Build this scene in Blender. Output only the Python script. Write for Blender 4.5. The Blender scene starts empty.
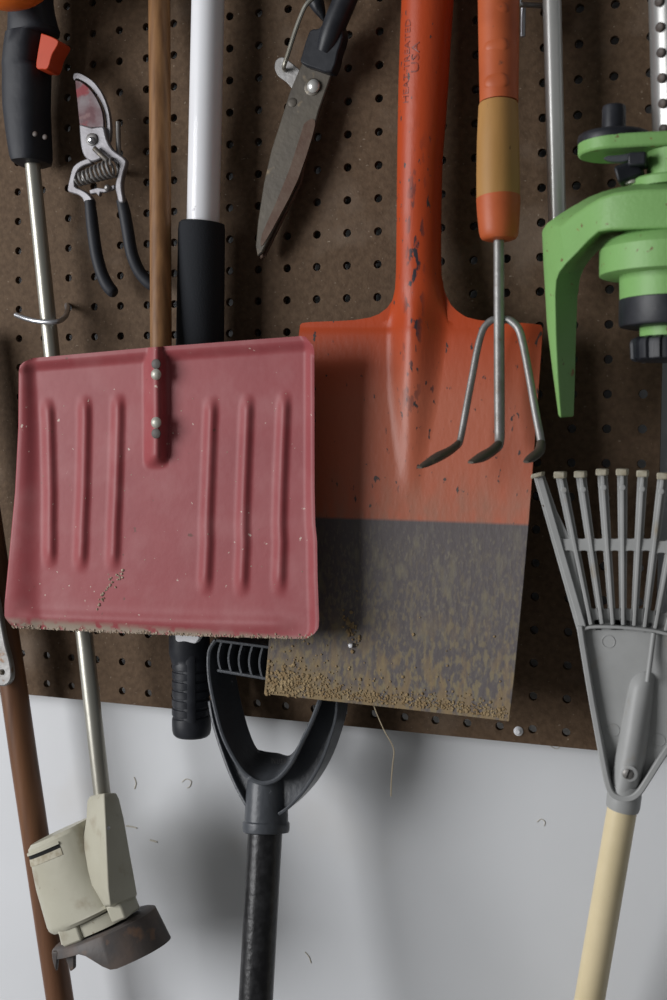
import bpy, math, random
from mathutils import Vector, Matrix
random.seed(7)
S = bpy.context.scene
C = S.collection
# ------------------------------------------------------------------ camera
F_PX = 1169.1
Z0 = 1.65                                   # height of the pegboard's reference hole row
CAM = Vector((0.61338, -0.87715, Z0 - 0.35733))
RX = Vector((0.93981, 0.34164, 0.00649)); RD = Vector((0.02669, -0.05446, -0.99816)); RF = Vector((-0.34066, 0.93825, -0.06030))
cd = bpy.data.cameras.new('camera'); cam = bpy.data.objects.new('camera', cd); C.objects.link(cam)
m = Matrix((RX, -RD, -RF)).transposed().to_4x4(); m.translation = CAM
cam.matrix_world = m
cd.sensor_fit = 'VERTICAL'; cd.sensor_height = 36.0; cd.lens = F_PX * 36.0 / 1000.0
cd.clip_start = 0.02
cd.dof.use_dof = True; cd.dof.focus_distance = 0.94; cd.dof.aperture_fstop = 8.0
S.camera = cam
# ------------------------------------------------------------------ light
S.view_settings.view_transform = 'Standard'; S.view_settings.look = 'None'
S.view_settings.exposure = 0.0; S.view_settings.gamma = 1.0; S.view_settings.use_curve_mapping = False
W = bpy.data.worlds.new('world'); S.world = W; W.use_nodes = True
W.node_tree.nodes['Background'].inputs[0].default_value = (0.97, 0.985, 1.0, 1)
W.node_tree.nodes['Background'].inputs[1].default_value = 0.13
def area(name, loc, target, sx, sy, power, col):
    l = bpy.data.lights.new(name, 'AREA'); l.shape = 'RECTANGLE'; l.size = sx; l.size_y = sy; l.energy = power; l.color = col
    o = bpy.data.objects.new(name, l); C.objects.link(o); o.location = loc
    o.rotation_euler = (Vector(target) - Vector(loc)).to_track_quat('-Z', 'Y').to_euler()
    return o
area('garage_door_daylight', (-1.40, -1.65, 1.48), (0.30, 0.0, 1.27), 1.3, 1.3, 57, (0.99, 0.99, 1.0))

# ------------------------------------------------------------------ projection helpers
def P(px, py, d):
    """world point at distance d in front of the pegboard that shows at pixel (px, py)"""
    r = RX * ((px - 333.5) / F_PX) + RD * ((py - 500.0) / F_PX) + RF
    t = (-d - CAM.y) / r.y
    return CAM + r * t
def mpp(px, py, d):                          # metres per pixel there
    return (P(px, py, d) - CAM).dot(RF) / F_PX
def lerp(a, b, t): return a + (b - a) * t
def interp(tab, x):
    if x <= tab[0][0]: return tab[0][1]
    for (a, va), (b, vb) in zip(tab, tab[1:]):
        if x <= b: return lerp(va, vb, (x - a) / (b - a))
    return tab[-1][1]
def sstep(a, b, x):
    t = max(0.0, min(1.0, (x - a) / (b - a))); return t * t * (3 - 2 * t)
def catmull(pts, n=6):
    pts = [tuple(p) for p in pts]; out = []
    k = len(pts)
    for i in range(k - 1):
        p0 = pts[max(i - 1, 0)]; p1 = pts[i]; p2 = pts[i + 1]; p3 = pts[min(i + 2, k - 1)]
        for j in range(n):
            t = j / n
            out.append(tuple(0.5 * (2 * b + (c - a) * t + (2 * a - 5 * b + 4 * c - d) * t * t + (-a + 3 * b - 3 * c + d) * t ** 3) for a, b, c, d in zip(p0, p1, p2, p3)))
    out.append(pts[-1]); return out

# ------------------------------------------------------------------ materials
def mat(name, c1, rough=0.5, metal=0.0, c2=None, scale=40, lo=0.4, hi=0.7, stretch=(1, 1, 1), layers=(), bump=0.0, bscale=200, coat=0.0, rvar=0.0, spec=0.3):
    M = bpy.data.materials.new(name); M.use_nodes = True
    nt = M.node_tree; N = nt.nodes; L = nt.links; b = N['Principled BSDF']
    b.inputs['Roughness'].default_value = rough; b.inputs['Metallic'].default_value = metal
    b.inputs['Coat Weight'].default_value = coat; b.inputs['Specular IOR Level'].default_value = spec
    tc = N.new('ShaderNodeTexCoord'); mp = N.new('ShaderNodeMapping'); mp.inputs['Scale'].default_value = stretch
    L.new(tc.outputs['Object'], mp.inputs['Vector'])
    def noise(sc, det=6, vec=None):
        n = N.new('ShaderNodeTexNoise'); n.inputs['Scale'].default_value = sc; n.inputs['Detail'].default_value = det
        L.new(vec or mp.outputs['Vector'], n.inputs['Vector']); return n.outputs['Fac']
    def ramp(fac, a, z):
        r = N.new('ShaderNodeMapRange'); r.inputs['From Min'].default_value = a; r.inputs['From Max'].default_value = z
        L.new(fac, r.inputs['Value']); return r.outputs['Result']
    def mix(fac, A, B):
        x = N.new('ShaderNodeMix'); x.data_type = 'RGBA'
        L.new(fac, x.inputs['Factor'])
        for s, v in ((6, A), (7, B)):
            if isinstance(v, tuple): x.inputs[s].default_value = (*v, 1)
            else: L.new(v, x.inputs[s])
        return x.outputs[2]
    def math_(op, a, c=None):
        x = N.new('ShaderNodeMath'); x.operation = op; x.use_clamp = op == 'MULTIPLY'
        for s, v in ((0, a), (1, c)):
            if v is None: continue
            if isinstance(v, (int, float)): x.inputs[s].default_value = v
            else: L.new(v, x.inputs[s])
        return x.outputs[0]
    def zpos():
        s = N.new('ShaderNodeSeparateXYZ'); L.new(tc.outputs['Object'], s.inputs[0]); return s.outputs
    col = c1
    if c2: col = mix(ramp(noise(scale), lo, hi), c1, c2)
    for ly in layers:       # (colour, noise scale, from, to[, z from, z to[, axis]])  a second layer of wear, dirt or specks
        f = ramp(noise(ly[1]), ly[2], ly[3])
        if len(ly) > 4:
            g = ramp(zpos()[2], ly[4], ly[5]); f = math_('MULTIPLY', f, g)
        if len(ly) > 6:     # only near object x = ly[6], within ly[7]
            dx = math_('ABSOLUTE', math_('SUBTRACT', zpos()[0], ly[6]))
            f = math_('MULTIPLY', f, ramp(dx, ly[7], ly[7] * .35))
        if len(ly) > 8: f = math_('MULTIPLY', f, ramp(zpos()[2], ly[8], ly[9]))
        col = mix(f, col, ly[0])
    if isinstance(col, tuple): b.inputs['Base Color'].default_value = (*col, 1)
    else: L.new(col, b.inputs['Base Color'])
    if rvar:
        r = N.new('ShaderNodeMapRange'); r.inputs['To Min'].default_value = rough - rvar; r.inputs['To Max'].default_value = rough + rvar
        r.inputs['From Min'].default_value = .3; r.inputs['From Max'].default_value = .7
        L.new(noise(scale * .6 + 15), r.inputs['Value']); L.new(r.outputs[0], b.inputs['Roughness'])
    if bump:
        bp = N.new('ShaderNodeBump'); bp.inputs['Strength'].default_value = bump; bp.inputs['Distance'].default_value = 0.0012
        L.new(noise(bscale, 4), bp.inputs['Height']); L.new(bp.outputs['Normal'], b.inputs['Normal'])
    M['_'] = 0
    return M

m_wall = mat('painted_wall', (.665, .68, .70), .55, c2=(.61, .625, .645), scale=3, layers=[((.62, .62, .62), 9, .6, .8)], bump=.12, bscale=30)
m_floor = mat('concrete_floor', (.30, .29, .28), .8, c2=(.2, .2, .19), scale=6, bump=.3)
m_board = mat('brown_hardboard', (.115, .074, .045), .7, c2=(.083, .052, .031), scale=220, lo=.35, hi=.65, layers=[((.18, .135, .10), 14, .55, .8), ((.25, .2, .15), 400, .68, .74)], bump=.35, bscale=500, spec=.15)
m_pole_wood = mat('varnished_wood', (.28, .142, .058), .5, c2=(.15, .07, .028), scale=230, stretch=(1, 1, .04), lo=.35, hi=.7, layers=[((.13, .07, .04), 90, .68, .74)], bump=.1, bscale=150)
m_old_wood = mat('weathered_red_brown_wood', (.17, .078, .038), .42, c2=(.08, .036, .02), scale=70, stretch=(1, 1, .05), lo=.35, hi=.65, layers=[((.34, .2, .12), 20, .6, .75)], bump=.15)
m_cream = mat('cream_painted_wood', (.72, .61, .39), .38, c2=(.64, .54, .33), scale=25, layers=[((.33, .2, .12), 130, .745, .76)], coat=.15, bump=.05)
m_white_metal = mat('white_enamel', (.80, .81, .84), .28, c2=(.74, .75, .78), scale=12, layers=[((.4, .4, .42), 60, .73, .76)], coat=.2)
m_foam = mat('black_foam', (.014, .016, .020), .85, bump=.3, bscale=900)
m_black = mat('black_plastic', (.013, .0145, .019), .42, c2=(.028, .03, .036), scale=60, layers=[((.12, .11, .1), 250, .72, .78)], bump=.1)
m_black_soft = mat('black_rubber_grip', (.017, .019, .025), .55, c2=(.025, .027, .033), scale=40, layers=[((.10, .10, .09), 200, .74, .78)], bump=.15)
m_darkgrey = mat('charcoal_plastic', (.072, .078, .088), .33, c2=(.055, .06, .068), scale=50, layers=[((.25, .26, .28), 140, .70, .76)], bump=.25, bscale=260)
m_shaft_black = mat('black_coated_shaft', (.012, .012, .013), .30, c2=(.03, .03, .032), scale=140, layers=[((.18, .09, .04), 60, .74, .77)], bump=.3, bscale=260)
m_grey_plastic = mat('grey_moulded_plastic', (.36, .365, .36), .42, c2=(.31, .315, .31), scale=30, layers=[((.30, .25, .18), 45, .62, .8), ((.1, .07, .05), 160, .745, .76)], bump=.12, bscale=120)
m_tip = mat('dusty_plastic_tip', (.46, .43, .34), .7, c2=(.32, .28, .2), scale=200, bump=.3)
m_steel = mat('brushed_steel', (.30, .295, .29), .48, .6, c2=(.22, .21, .20), scale=60, layers=[((.20, .13, .09), 120, .66, .74)], bump=.2, bscale=300)
m_chrome = mat('zinc_plated_steel', (.55, .57, .60), .32, .9, c2=(.5, .5, .52), scale=60)
m_nickel = mat('dulled_nickel_tube', (.42, .41, .36), .36, .7, c2=(.28, .26, .21), scale=30, stretch=(1, 1, .2), layers=[((.17, .13, .09), 120, .68, .74)], bump=.1)
m_galv = mat('aluminium_tube', (.70, .70, .68), .32, .5, c2=(.56, .56, .54), scale=35, stretch=(1, 1, .1), layers=[((.2, .18, .16), 130, .72, .76)])
m_perf = mat('polished_tube', (.46, .46, .45), .30, .75, c2=(.34, .34, .33), scale=25, stretch=(1, 1, .1))
m_orange = mat('orange_plastic', (.62, .13, .015), .38, c2=(.5, .1, .012), scale=20)
m_trigger = mat('orange_trigger_plastic', (.50, .055, .016), .45, c2=(.42, .045, .012), scale=30)
m_grip_orange = mat('orange_vinyl_grip', (.50, .115, .04), .45, c2=(.40, .085, .028), scale=25, layers=[((.2, .07, .04), 120, .70, .76)], bump=.1)
m_grip_tan = mat('tan_wood_grip', (.44, .235, .078), .5, c2=(.37, .195, .06), scale=40, stretch=(1, 1, .25), layers=[((.12, .06, .03), 150, .71, .74)], bump=.1)
m_lime = mat('lime_green_plastic', (.215, .42, .140), .45, c2=(.19, .37, .12), scale=18, layers=[((.16, .11, .05), 190, .675, .70), ((.26, .10, .04), 70, .71, .73), ((.14, .3, .09), 12, .6, .8)], bump=.18, bscale=420)
m_greyblade = mat('tarnished_blade_steel', (.095, .083, .066), .5, .3, c2=(.075, .066, .056), scale=45, layers=[((.19, .15, .10), 90, .62, .72)], bump=.2)
m_rustblade = mat('rusty_blade_edge', (.085, .048, .033), .6, .2, c2=(.12, .085, .062), scale=60, layers=[((.07, .04, .03), 50, .55, .7)], bump=.3)
m_pruner = mat('cast_aluminium', (.27, .265, .28), .45, .4, c2=(.19, .18, .19), scale=60, layers=[((.2, .16, .15), 90, .68, .74)], bump=.15)
m_redblade = mat('stained_pruner_blade', (.125, .105, .11), .45, .4, c2=(.07, .03, .034), scale=55, lo=.38, hi=.62, layers=[((.13, .02, .024), 70, .56, .66), ((.12, .07, .07), 80, .64, .72)], bump=.1)
m_pink = mat('faded_red_paint', (.300, .066, .073), .46, c2=(.26, .056, .063), scale=9,
             layers=[((.34, .115, .12), 30, .45, .85), ((.55, .42, .36), 190, .715, .73), ((.16, .06, .05), 110, .715, .74),
                     ((.30, .24, .19), 120, .36, .50, .0100, .0045)], bump=.14, bscale=120, spec=.25)
m_mud = mat('dried_mud', (.24, .165, .085), .95, c2=(.36, .27, .15), scale=150, bump=.8, bscale=500)
m_crumb = mat('pale_dried_mud', (.46, .39, .30), .95, c2=(.22, .15, .10), scale=240, bump=.8, bscale=500)
m_bead = mat('pale_bolt_paint', (.50, .50, .44), .4, .3, c2=(.35, .33, .28), scale=200)
m_darkbolt = mat('dark_screw_steel', (.07, .065, .06), .45, .7, c2=(.14, .12, .09), scale=300)
m_ivory = mat('ivory_plastic', (.46, .445, .36), .42, c2=(.40, .38, .30), scale=20, layers=[((.28, .23, .16), 40, .60, .78), ((.2, .14, .09), 150, .70, .76)], bump=.12, bscale=160)
m_guard = mat('grimy_guard_plastic', (.075, .068, .066), .5, c2=(.12, .09, .075), scale=35, layers=[((.2, .12, .08), 60, .60, .72)], bump=.2)
m_inside = mat('dark_cavity', (.01, .01, .01), .9)
m_filler = mat('pale_filler', (.56, .53, .46), .8)
m_straw = mat('dry_stem', (.40, .33, .22), .8)

# ------------------------------------------------------------------ mesh building
class MB:
    def __init__(s): s.v = []; s.f = []
    def add(s, vs, fs):
        k = len(s.v); s.v += [Vector(p) for p in vs]; s.f += [tuple(i + k for i in f) for f in fs]; return s
    def loft(s, rings, cap0=True, cap1=True, closed=True):
        n = len(rings[0]); vs = [p for r in rings for p in r]; fs = []
        for i in range(len(rings) - 1):
            for j in range(n if closed else n - 1):
                a = i * n + j; b = i * n + (j + 1) % n
                fs.append((a, b, b + n, a + n))
        if cap0: fs.append(tuple(reversed(range(n))))
        if cap1: fs.append(tuple(range((len(rings) - 1) * n, len(rings) * n)))
        return s.add(vs, fs)
    def tube(s, path, rad, seg=16, cap=True, flat=1.0, up=None):
        path = [Vector(p) for p in path]; n = len(path)
        if not isinstance(rad, (list, tuple)): rad = [rad] * n
        rings = []; T0 = (path[1] - path[0]).normalized()
        u = up or Vector((0, -1, 0))
        u = (u - T0 * u.dot(T0)); u = (u if u.length > 1e-3 else T0.orthogonal()).normalized()
        for i, p in enumerate(path):
            T = ((path[min(i + 1, n - 1)] - path[max(i - 1, 0)])).normalized()
            u = (u - T * u.dot(T)).normalized(); w = T.cross(u)
            rings.append([p + (u * math.cos(a) * flat + w * math.sin(a)) * rad[i] for a in [2 * math.pi * k / seg for k in range(seg)]])
        return s.loft(rings, cap, cap)
    def lathe(s, origin, axis, prof, seg=40, ex=None, fn=None):
        """prof: (distance along axis, radius)"""
        axis = Vector(axis).normalized(); o = Vector(origin)
        u = Vector((0, -1, 0)); u = u - axis * u.dot(axis); u = (u if u.length > .05 else axis.orthogonal()).normalized(); w = axis.cross(u)
        rings = []
        for t, r in prof:
            rings.append([o + axis * t + (u * math.cos(a) + w * math.sin(a)) * (max(r, 1e-5) * (fn(a, t) if fn else 1)) for a in [2 * math.pi * k / seg for k in range(seg)]])
        return s.loft(rings)
    def prism(s, pts, back):
        """closed outline of world points, extruded by vector back"""
        n = len(pts); back = Vector(back)
        vs = [Vector(p) for p in pts] + [Vector(p) + back for p in pts]
        fs = [tuple(range(n)), tuple(reversed(range(n, 2 * n)))] + [(i, i + n, (i + 1) % n + n, (i + 1) % n) for i in range(n)]
        return s.add(vs, fs)
    def grid(s, F, B):
        """closed sheet: front grid F[i][j] and back grid B[i][j]"""
        n = len(F); q = len(F[0]); vs = [p for r in F for p in r] + [p for r in B for p in r]; o = n * q; fs = []
        for i in range(n - 1):
            for j in range(q - 1):
                a = i * q + j
                fs.append((a, a + q, a + q + 1, a + 1)); fs.append((o + a, o + a + 1, o + a + q + 1, o + a + q))
        for i in range(n - 1):
            a = i * q; fs.append((a, o + a, o + a + q, a + q)); a = i * q + q - 1; fs.append((a, a + q, o + a + q, o + a))
        for j in range(q - 1):
            fs.append((j, j + 1, o + j + 1, o + j)); a = (n - 1) * q + j; fs.append((a, o + a, o + a + 1, a + 1))
        return s.add(vs, fs)
    def band(s, path, th, y0, y1):
        """strap whose centre line runs in the XZ plane, th thick, from y0 to y1 (lists or numbers)"""
        path = [Vector(p) for p in path]; n = len(path); rings = []
        for i, p in enumerate(path):
            T = path[min(i + 1, n - 1)] - path[max(i - 1, 0)]; T.y = 0; T.normalize(); w = Vector((T.z, 0, -T.x))
            t = th[i] if isinstance(th, list) else th
            a = y0[i] if isinstance(y0, list) else y0; b = y1[i] if isinstance(y1, list) else y1
            q1 = p + w * t / 2; q2 = p - w * t / 2
            rings.append([Vector((q1.x, a, q1.z)), Vector((q2.x, a, q2.z)), Vector((q2.x, b, q2.z)), Vector((q1.x, b, q1.z))])
        return s.loft(rings)
    def box(s, c, ux, uy, uz):
        c, ux, uy, uz = Vector(c), Vector(ux), Vector(uy), Vector(uz)
        vs = [c + ux * i + uy * j + uz * k for i in (-1, 1) for j in (-1, 1) for k in (-1, 1)]
        return s.add(vs, [(0, 1, 3, 2), (4, 6, 7, 5), (0, 4, 5, 1), (2, 3, 7, 6), (0, 2, 6, 4), (1, 5, 7, 3)])
    def lump(s, c, r, sq=1.0):
        vs = []; c = Vector(c); rings = []
        for i in range(1, 5):
            t = math.pi * i / 5
            rings.append([c + Vector((math.sin(t) * math.cos(a) * r * random.uniform(.6, 1.2), math.sin(t) * math.sin(a) * r * sq * random.uniform(.7, 1.1), math.cos(t) * r * random.uniform(.8, 1.1))) for a in [k * math.pi / 3.5 for k in range(7)]])
        return s.loft(rings)
    def build(s, name, material, parent=None, angle=35, bevel=0.0, label=None, kind=None, segs=2):
        me = bpy.data.meshes.new(name)
        base = parent_loc(parent)
        me.from_pydata([tuple(p - base) for p in s.v], [], s.f); me.validate()
        import bmesh
        bm = bmesh.new(); bm.from_mesh(me); bmesh.ops.recalc_face_normals(bm, faces=bm.faces); bm.to_mesh(me); bm.free()
        me.materials.append(material)
        for p in me.polygons: p.use_smooth = True
        me.set_sharp_from_angle(angle=math.radians(angle))
        o = bpy.data.objects.new(name, me); C.objects.link(o)
        if parent: o.parent = parent
        if bevel:
            b = o.modifiers.new('bevel', 'BEVEL'); b.width = bevel; b.segments = segs; b.limit_method = 'ANGLE'; b.angle_limit = math.radians(30)
            b.use_clamp_overlap = True
        if label: o['label'] = label
        if kind: o['kind'] = kind
        return o
def parent_loc(p):
    v = Vector((0, 0, 0))
    while p: v = v + p.location; p = p.parent
    return v
def thing(name, label, cat, loc, group=None):
    o = bpy.data.objects.new(name, None); C.objects.link(o); o.empty_display_size = .05
    o.location = loc; o['label'] = label; o['category'] = cat
    if group: o['group'] = group
    return o
def tag(o, label, cat, group=None):
    o['label'] = label; o['category'] = cat
    if group: o['group'] = group
    return o
def pxtube(mb, pts, wpx, seg=20, cap=True, smooth=0, flat=1.0):
    """pts (px, py, d[, width px]); round bar whose silhouette is wpx wide"""
    full = [(p[0], p[1], p[2], p[3] if len(p) > 3 else wpx) for p in pts]
    if smooth: full = catmull(full, smooth)
    return mb.tube([P(*p[:3]) for p in full], [p[3] * .5 * mpp(*p[:3]) for p in full], seg, cap, flat)
def outline(pts, d): return [P(x, y, d) for x, y in pts]
def disc(mb, px, py, d, rpx, h, dome=0.0, seg=20):
    """round head facing the viewer side of the board"""
    r = rpx * mpp(px, py, d)
    return mb.lathe(P(px, py, d), (0, -1, 0), [(-.0005, r), (h * .5, r), (h * .8, r * .86), (h + dome, r * .4), (h + dome, 0)], seg)

# ------------------------------------------------------------------ the setting
WALL_Y = 0.024
w = MB(); w.box((0.2, WALL_Y + .05, 1.3), (3.0, 0, 0), (0, .05, 0), (0, 0, 1.3))
wall = w.build('wall_back', m_wall); wall['kind'] = 'structure'
for pts, wpx in (([(537, 822), (541, 819), (545, 822), (544, 826)], .8), ([(134, 777), (136, 783), (134.5, 789)], 1.2), ([(182, 782), (186, 779), (191, 781), (190, 786), (187, 788)], .9), ([(126, 826), (131, 826.5), (137, 828)], 1.6), ([(150, 840), (154, 841), (157, 842)], 1.8), ([(305, 952), (309, 957), (311, 963)], 1.2), ([(549, 745), (556, 749), (560, 746), (557, 744)], .8)):
    q_ = MB(); pxtube(q_, [(x, y, -.0237) for x, y in pts], wpx, 6, smooth=4); q_.build('wall_mark', m_filler, wall)
w = MB(); w.box((0.2, -1.4, -.05), (3.0, 0, 0), (0, 1.55, 0), (0, 0, .05))
o = w.build('floor', m_floor); o['kind'] = 'structure'

# ------------------------------------------------------------------ pegboard
PITCH = .0254
C0, C1, R0, R1 = -9, 21, -8, 23
TH = .0055
board = thing('pegboard', 'dark brown perforated hardboard panel on the white wall behind the tools', 'pegboard', (C0 * PITCH, TH, Z0 - (R1 + .45) * PITCH))
pb = MB(); hr = .0033
for c in range(C0, C1 + 1):
    for r in range(R0, R1 + 1):
        cx = c * PITCH; cz = Z0 - r * PITCH; h = PITCH / 2
        dn = h if r < R1 else PITCH * .45
        sq = []; ci = []
        for k in range(16):
            a = 2 * math.pi * k / 16; x, z = math.cos(a), math.sin(a); mx = max(abs(x), abs(z))
            sx, sz = x / mx * h, z / mx * h
            if sz < 0: sz *= dn / h
            sq.append((cx + sx, cz + sz)); ci.append((cx + x * hr, cz + z * hr))
        vs = [(x, 0, z) for x, z in sq] + [(x, 0, z) for x, z in ci] + [(x, TH, z) for x, z in ci] + [(x, TH, z) for x, z in sq]
        fs = []
        for k in range(16):
            n = (k + 1) % 16
            fs += [(k, n, 16 + n, 16 + k), (16 + k, 16 + n, 32 + n, 32 + k), (32 + k, 32 + n, 48 + n, 48 + k)]
        k0 = len(pb.v)
        pb.v += [Vector(p) for p in vs]; pb.f += [tuple(i + k0 for i in f) for f in fs]
x0, x1, z0, z1 = (C0 - .5) * PITCH, (C1 + .5) * PITCH, Z0 - (R1 + .45) * PITCH, Z0 - (R0 - .5) * PITCH
for a, b in (((x0, z0), (x1, z0)), ((x1, z0), (x1, z1)), ((x1, z1), (x0, z1)), ((x0, z1), (x0, z0))):
    pb.add([(a[0], 0, a[1]), (b[0], 0, b[1]), (b[0], TH, b[1]), (a[0], TH, a[1])], [(0, 1, 2, 3)])
pb.build('panel', m_board, board, angle=30)
for px, py in ((518.5, 731),):
    s_ = MB(); disc(s_, px, py, 0, 4.8, .0016, .0016); so = s_.build('screw', m_white_metal, board, label='round silver screw head near the lower edge')  # silver head coloured white, its bright highlight put into the colour
for x, z in ():
    s_ = MB(); s_.box((x, (TH + WALL_Y) / 2, z), (.014, 0, 0), (0, (WALL_Y - TH) / 2, 0), (0, 0, .014)); s_.build('spacer_block', m_pole_wood, board)

# ------------------------------------------------------------------ wooden pole, lower left
t = thing('wooden_pole_tool', 'reddish brown wooden pole with a grey metal strap, leaning across the lower left corner', 'garden tool', P(90, 1190, .03))
q = MB(); pxtube(q, [(-40, 330, .03), (-21, 460, .03), (14, 690, .03), (24, 760, .03), (60, 1000, .03), (88, 1190, .03)], 27, 24)
q.build('pole', m_old_wood, t)
q = MB()
ol = catmull([(-34, 540), (-20, 560), (-6, 590), (0, 616), (5, 643), (9.7, 661), (11.4, 677), (7, 685), (-1, 686), (-9, 680), (-16, 655), (-30, 600)], 4)
q.prism(outline(ol, .052), (0, .006, 0)); q.build('metal_strap', m_steel, t, bevel=.002, label='grey metal strap with rounded end')
q = MB(); disc(q, 2, 672, .052, 3, .001, .001); q.build('rivet', m_greyblade, t)

# ------------------------------------------------------------------ string trimmer
t = thing('string_trimmer', 'string trimmer with black grip, orange trigger, metal tube and ivory motor head', 'string trimmer', P(90, 985, .06))
q = MB()
rows = [(-70, 14, 52, .030), (-40, 13, 51, .032), (0, 12, 50, .034), (12, 11.5, 52, .034), (22, 10.5, 55, .034), (30, 9.8, 58, .034), (34.5, 9.2, 57.5, .033), (36, 9, 47, .034), (50, 7, 45, .033), (66, 5.2, 44, .032), (68.5, 5, 47, .032), (72, 5, 49, .032), (90, 4.8, 48.5, .031), (108, 5.5, 48, .030), (130, 8.5, 48.5, .030), (148, 11.5, 49, .029), (158, 13.5, 49, .029), (163, 16, 47, .028), (166, 20, 43, .025)]
rings = []
for y, a, b, dd in rows:
    cx = (a + b) / 2; hw = (b - a) / 2; c = P(cx, y, dd); mm = mpp(cx, y, dd); dep = .019 if hw > 12 else .013
    rings.append([c + Vector((math.copysign(abs(math.cos(k)) ** .7, math.cos(k)) * hw * mm, -math.copysign(abs(math.sin(k)) ** .8, math.sin(k)) * dep, 0)) for k in [2 * math.pi * i / 28 for i in range(28)]])
q.loft(rings); q.build('grip', m_black_soft, t, angle=40)
q = MB(); q.tube([P(15, -40, .040), P(14, 20, .042), P(9.5, 60, .042), P(8.5, 100, .042), P(14, 150, .038)], .0026, 10); q.build('grip_seam', m_black, t)
q = MB(); q.prism(outline(catmull([(41, 33), (50, 36), (58, 40.5), (57, 46), (52, 55), (48, 68), (42, 69), (36, 67), (38, 50)], 3), .049), (0, .018, 0)); q.build('trigger', m_trigger, t, bevel=.003, label='bright orange trigger')
for sx, sy in ((35, 134), (45, 137)):
    q = MB(); disc(q, sx, sy, .0470, 2.6, .001); q.build('screw', m_guard, t)
q = MB(); pxtube(q, [(31, 150, .030, 15), (52, 355, .032, 16), (84, 632, .048, 17), (103.5, 806, .058, 17)], 15, 24); q.build('tube', m_nickel, t, label='tarnished silver tube')
# motor head: rings perpendicular to the tilted axis
e1 = (P(137, 897, .06) - P(48, 930, .06)).normalized(); ax = Vector((e1.z, 0, -e1.x)); ax = ax if ax.z < 0 else -ax
HD = .062
def hring(xa, ya, xb, yb, dep, d=HD, n=36, pw=.85):
    a = P(xa, ya, d); b = P(xb, yb, d); c = (a + b) / 2; h = (b - a) / 2
    return [c + h * math.copysign(abs(math.cos(k)) ** pw, math.cos(k)) + Vector((0, -dep * math.copysign(abs(math.sin(k)) ** pw, math.sin(k)), 0)) for k in [2 * math.pi * i / n for i in range(n)]]
q = MB()
HR = [(40, 841, 80, 823, .016), (36.5, 841.5, 85, 820, .021), (34.5, 846, 88, 823, .024), (43, 885, 106, 860, .027), (54, 922, 125, 893, .029), (56, 926, 130, 894, .029), (60, 928.5, 126, 899, .027)]
q.loft([hring(*h) for h in HR])
q.build('motor_housing', m_ivory, t, angle=30)
hs = t.children[-1]
q = MB()
def neck(xl, yl, xr_, yr, xR, yR, dl, dr, dR, back):
    a = P(xl, yl, dl); b = P(xr_, yr, dr); c = P(xR, yR, dR)
    g = P(xR, yR, back); h = P(xl, yl, back)
    m1 = a.lerp(b, .55) + Vector((0, .001, 0)); return [h, a, m1, b, b.lerp(c, .5) + Vector((0, -.002, 0)), c, g]
q.loft([neck(90, 796, 104, 793, 116, 793, .062, .074, .064, .045), neck(87.5, 801, 104, 799, 119, 799, .066, .080, .066, .040), neck(86.5, 818, 105, 818, 123.5, 818, .070, .089, .070, .036),
        neck(82, 848, 106.5, 852, 129, 850, .074, .097, .072, .034), neck(92, 885, 108, 888, 134.5, 880, .084, .100, .074, .034), neck(104, 906, 110, 905, 137, 895, .090, .096, .074, .034), neck(106, 908, 111, 907, 135, 898, .085, .090, .072, .036)])
q.build('neck_housing', m_ivory, t, bevel=.0022, angle=50)
def onhead(deg, f, out):          # point on the barrel: angle, fraction from ring 2 to ring 3, offset outwards
    h = [lerp(a_, b_, f) for a_, b_ in zip(HR[2], HR[3])]; a_ = P(h[0], h[1], HD); b_ = P(h[2], h[3], HD); c_ = (a_ + b_) / 2; g_ = (b_ - a_) / 2; k_ = math.radians(deg)
    e_ = g_ * math.copysign(abs(math.cos(k_)) ** .85, math.cos(k_)) + Vector((0, -h[4] * abs(math.sin(k_)) ** .85, 0)); return c_ + e_ * (1 + out / .03)
for nm, f0, f1, o_, mt_ in (('vent_slot', .12, .24, .0004, m_inside), ('vent_recess', .23, .40, .0005, m_tip), ('vent_lip', .07, .13, .0016, m_ivory)):
    q = MB(); q.loft([[onhead(180 - 112 * k / 14, f0, o_), onhead(180 - 112 * k / 14, f1, o_), onhead(180 - 112 * k / 14, f1, -.002), onhead(180 - 112 * k / 14, f0, -.002)] for k in range(15)]); q.build(nm, mt_, hs)
q = MB(); q.loft([hring(63, 926, 131, 899, .023), hring(66, 940, 136, 911, .023)]); q.build('collar', m_ivory, t)
for cx, cy, r_ in ((76, 931, 12), (122, 908, 9)):
    q = MB(); c = P(cx, cy, HD + .016); mm = mpp(cx, cy, HD)
    q.box(c, e1 * r_ * mm, (0, .010, 0), ax * 9 * mm); q.build('lug', m_ivory, t, bevel=.002)
q = MB(); disc(q, 108, 828, .088, 2.2, .001, .001); q.build('rivet', m_chrome, t)
# guard: a tilted dish whose skirt is deep on the right side and shallow, pronged, on the left
q = MB(); n = 60; top = []; bot = []; tin = []; bi = []
cc = (P(58, 947, HD) + P(151, 909, HD)) / 2; R_ = (P(151, 909, HD) - P(58, 947, HD)).length / 2
for k in range(n):
    a = 2 * math.pi * k / n; ca, sa = math.cos(a), math.sin(a)
    dirv = e1 * ca + Vector((0, -.66, 0)) * sa
    h = lerp(.006, .0265, sstep(-.12, .38, ca)) + .001 * ca
    top.append(cc + dirv * R_); bot.append(cc + dirv * (R_ * 1.045) + ax * h)
    bi.append(cc + dirv * (R_ * 1.005) + ax * h); tin.append(cc + dirv * (R_ * .95) + ax * .003)
center = [cc + (p - cc) * .3 - ax * .001 for p in top]
q.loft([center, [cc + (p - cc) * .94 - ax * .0015 for p in top], top, bot, bi, tin, [p + ax * .004 for p in center]])
q.build('guard', m_guard, t, angle=50, label='dark dirty curved guard')
g = t.children[-1]
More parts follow.
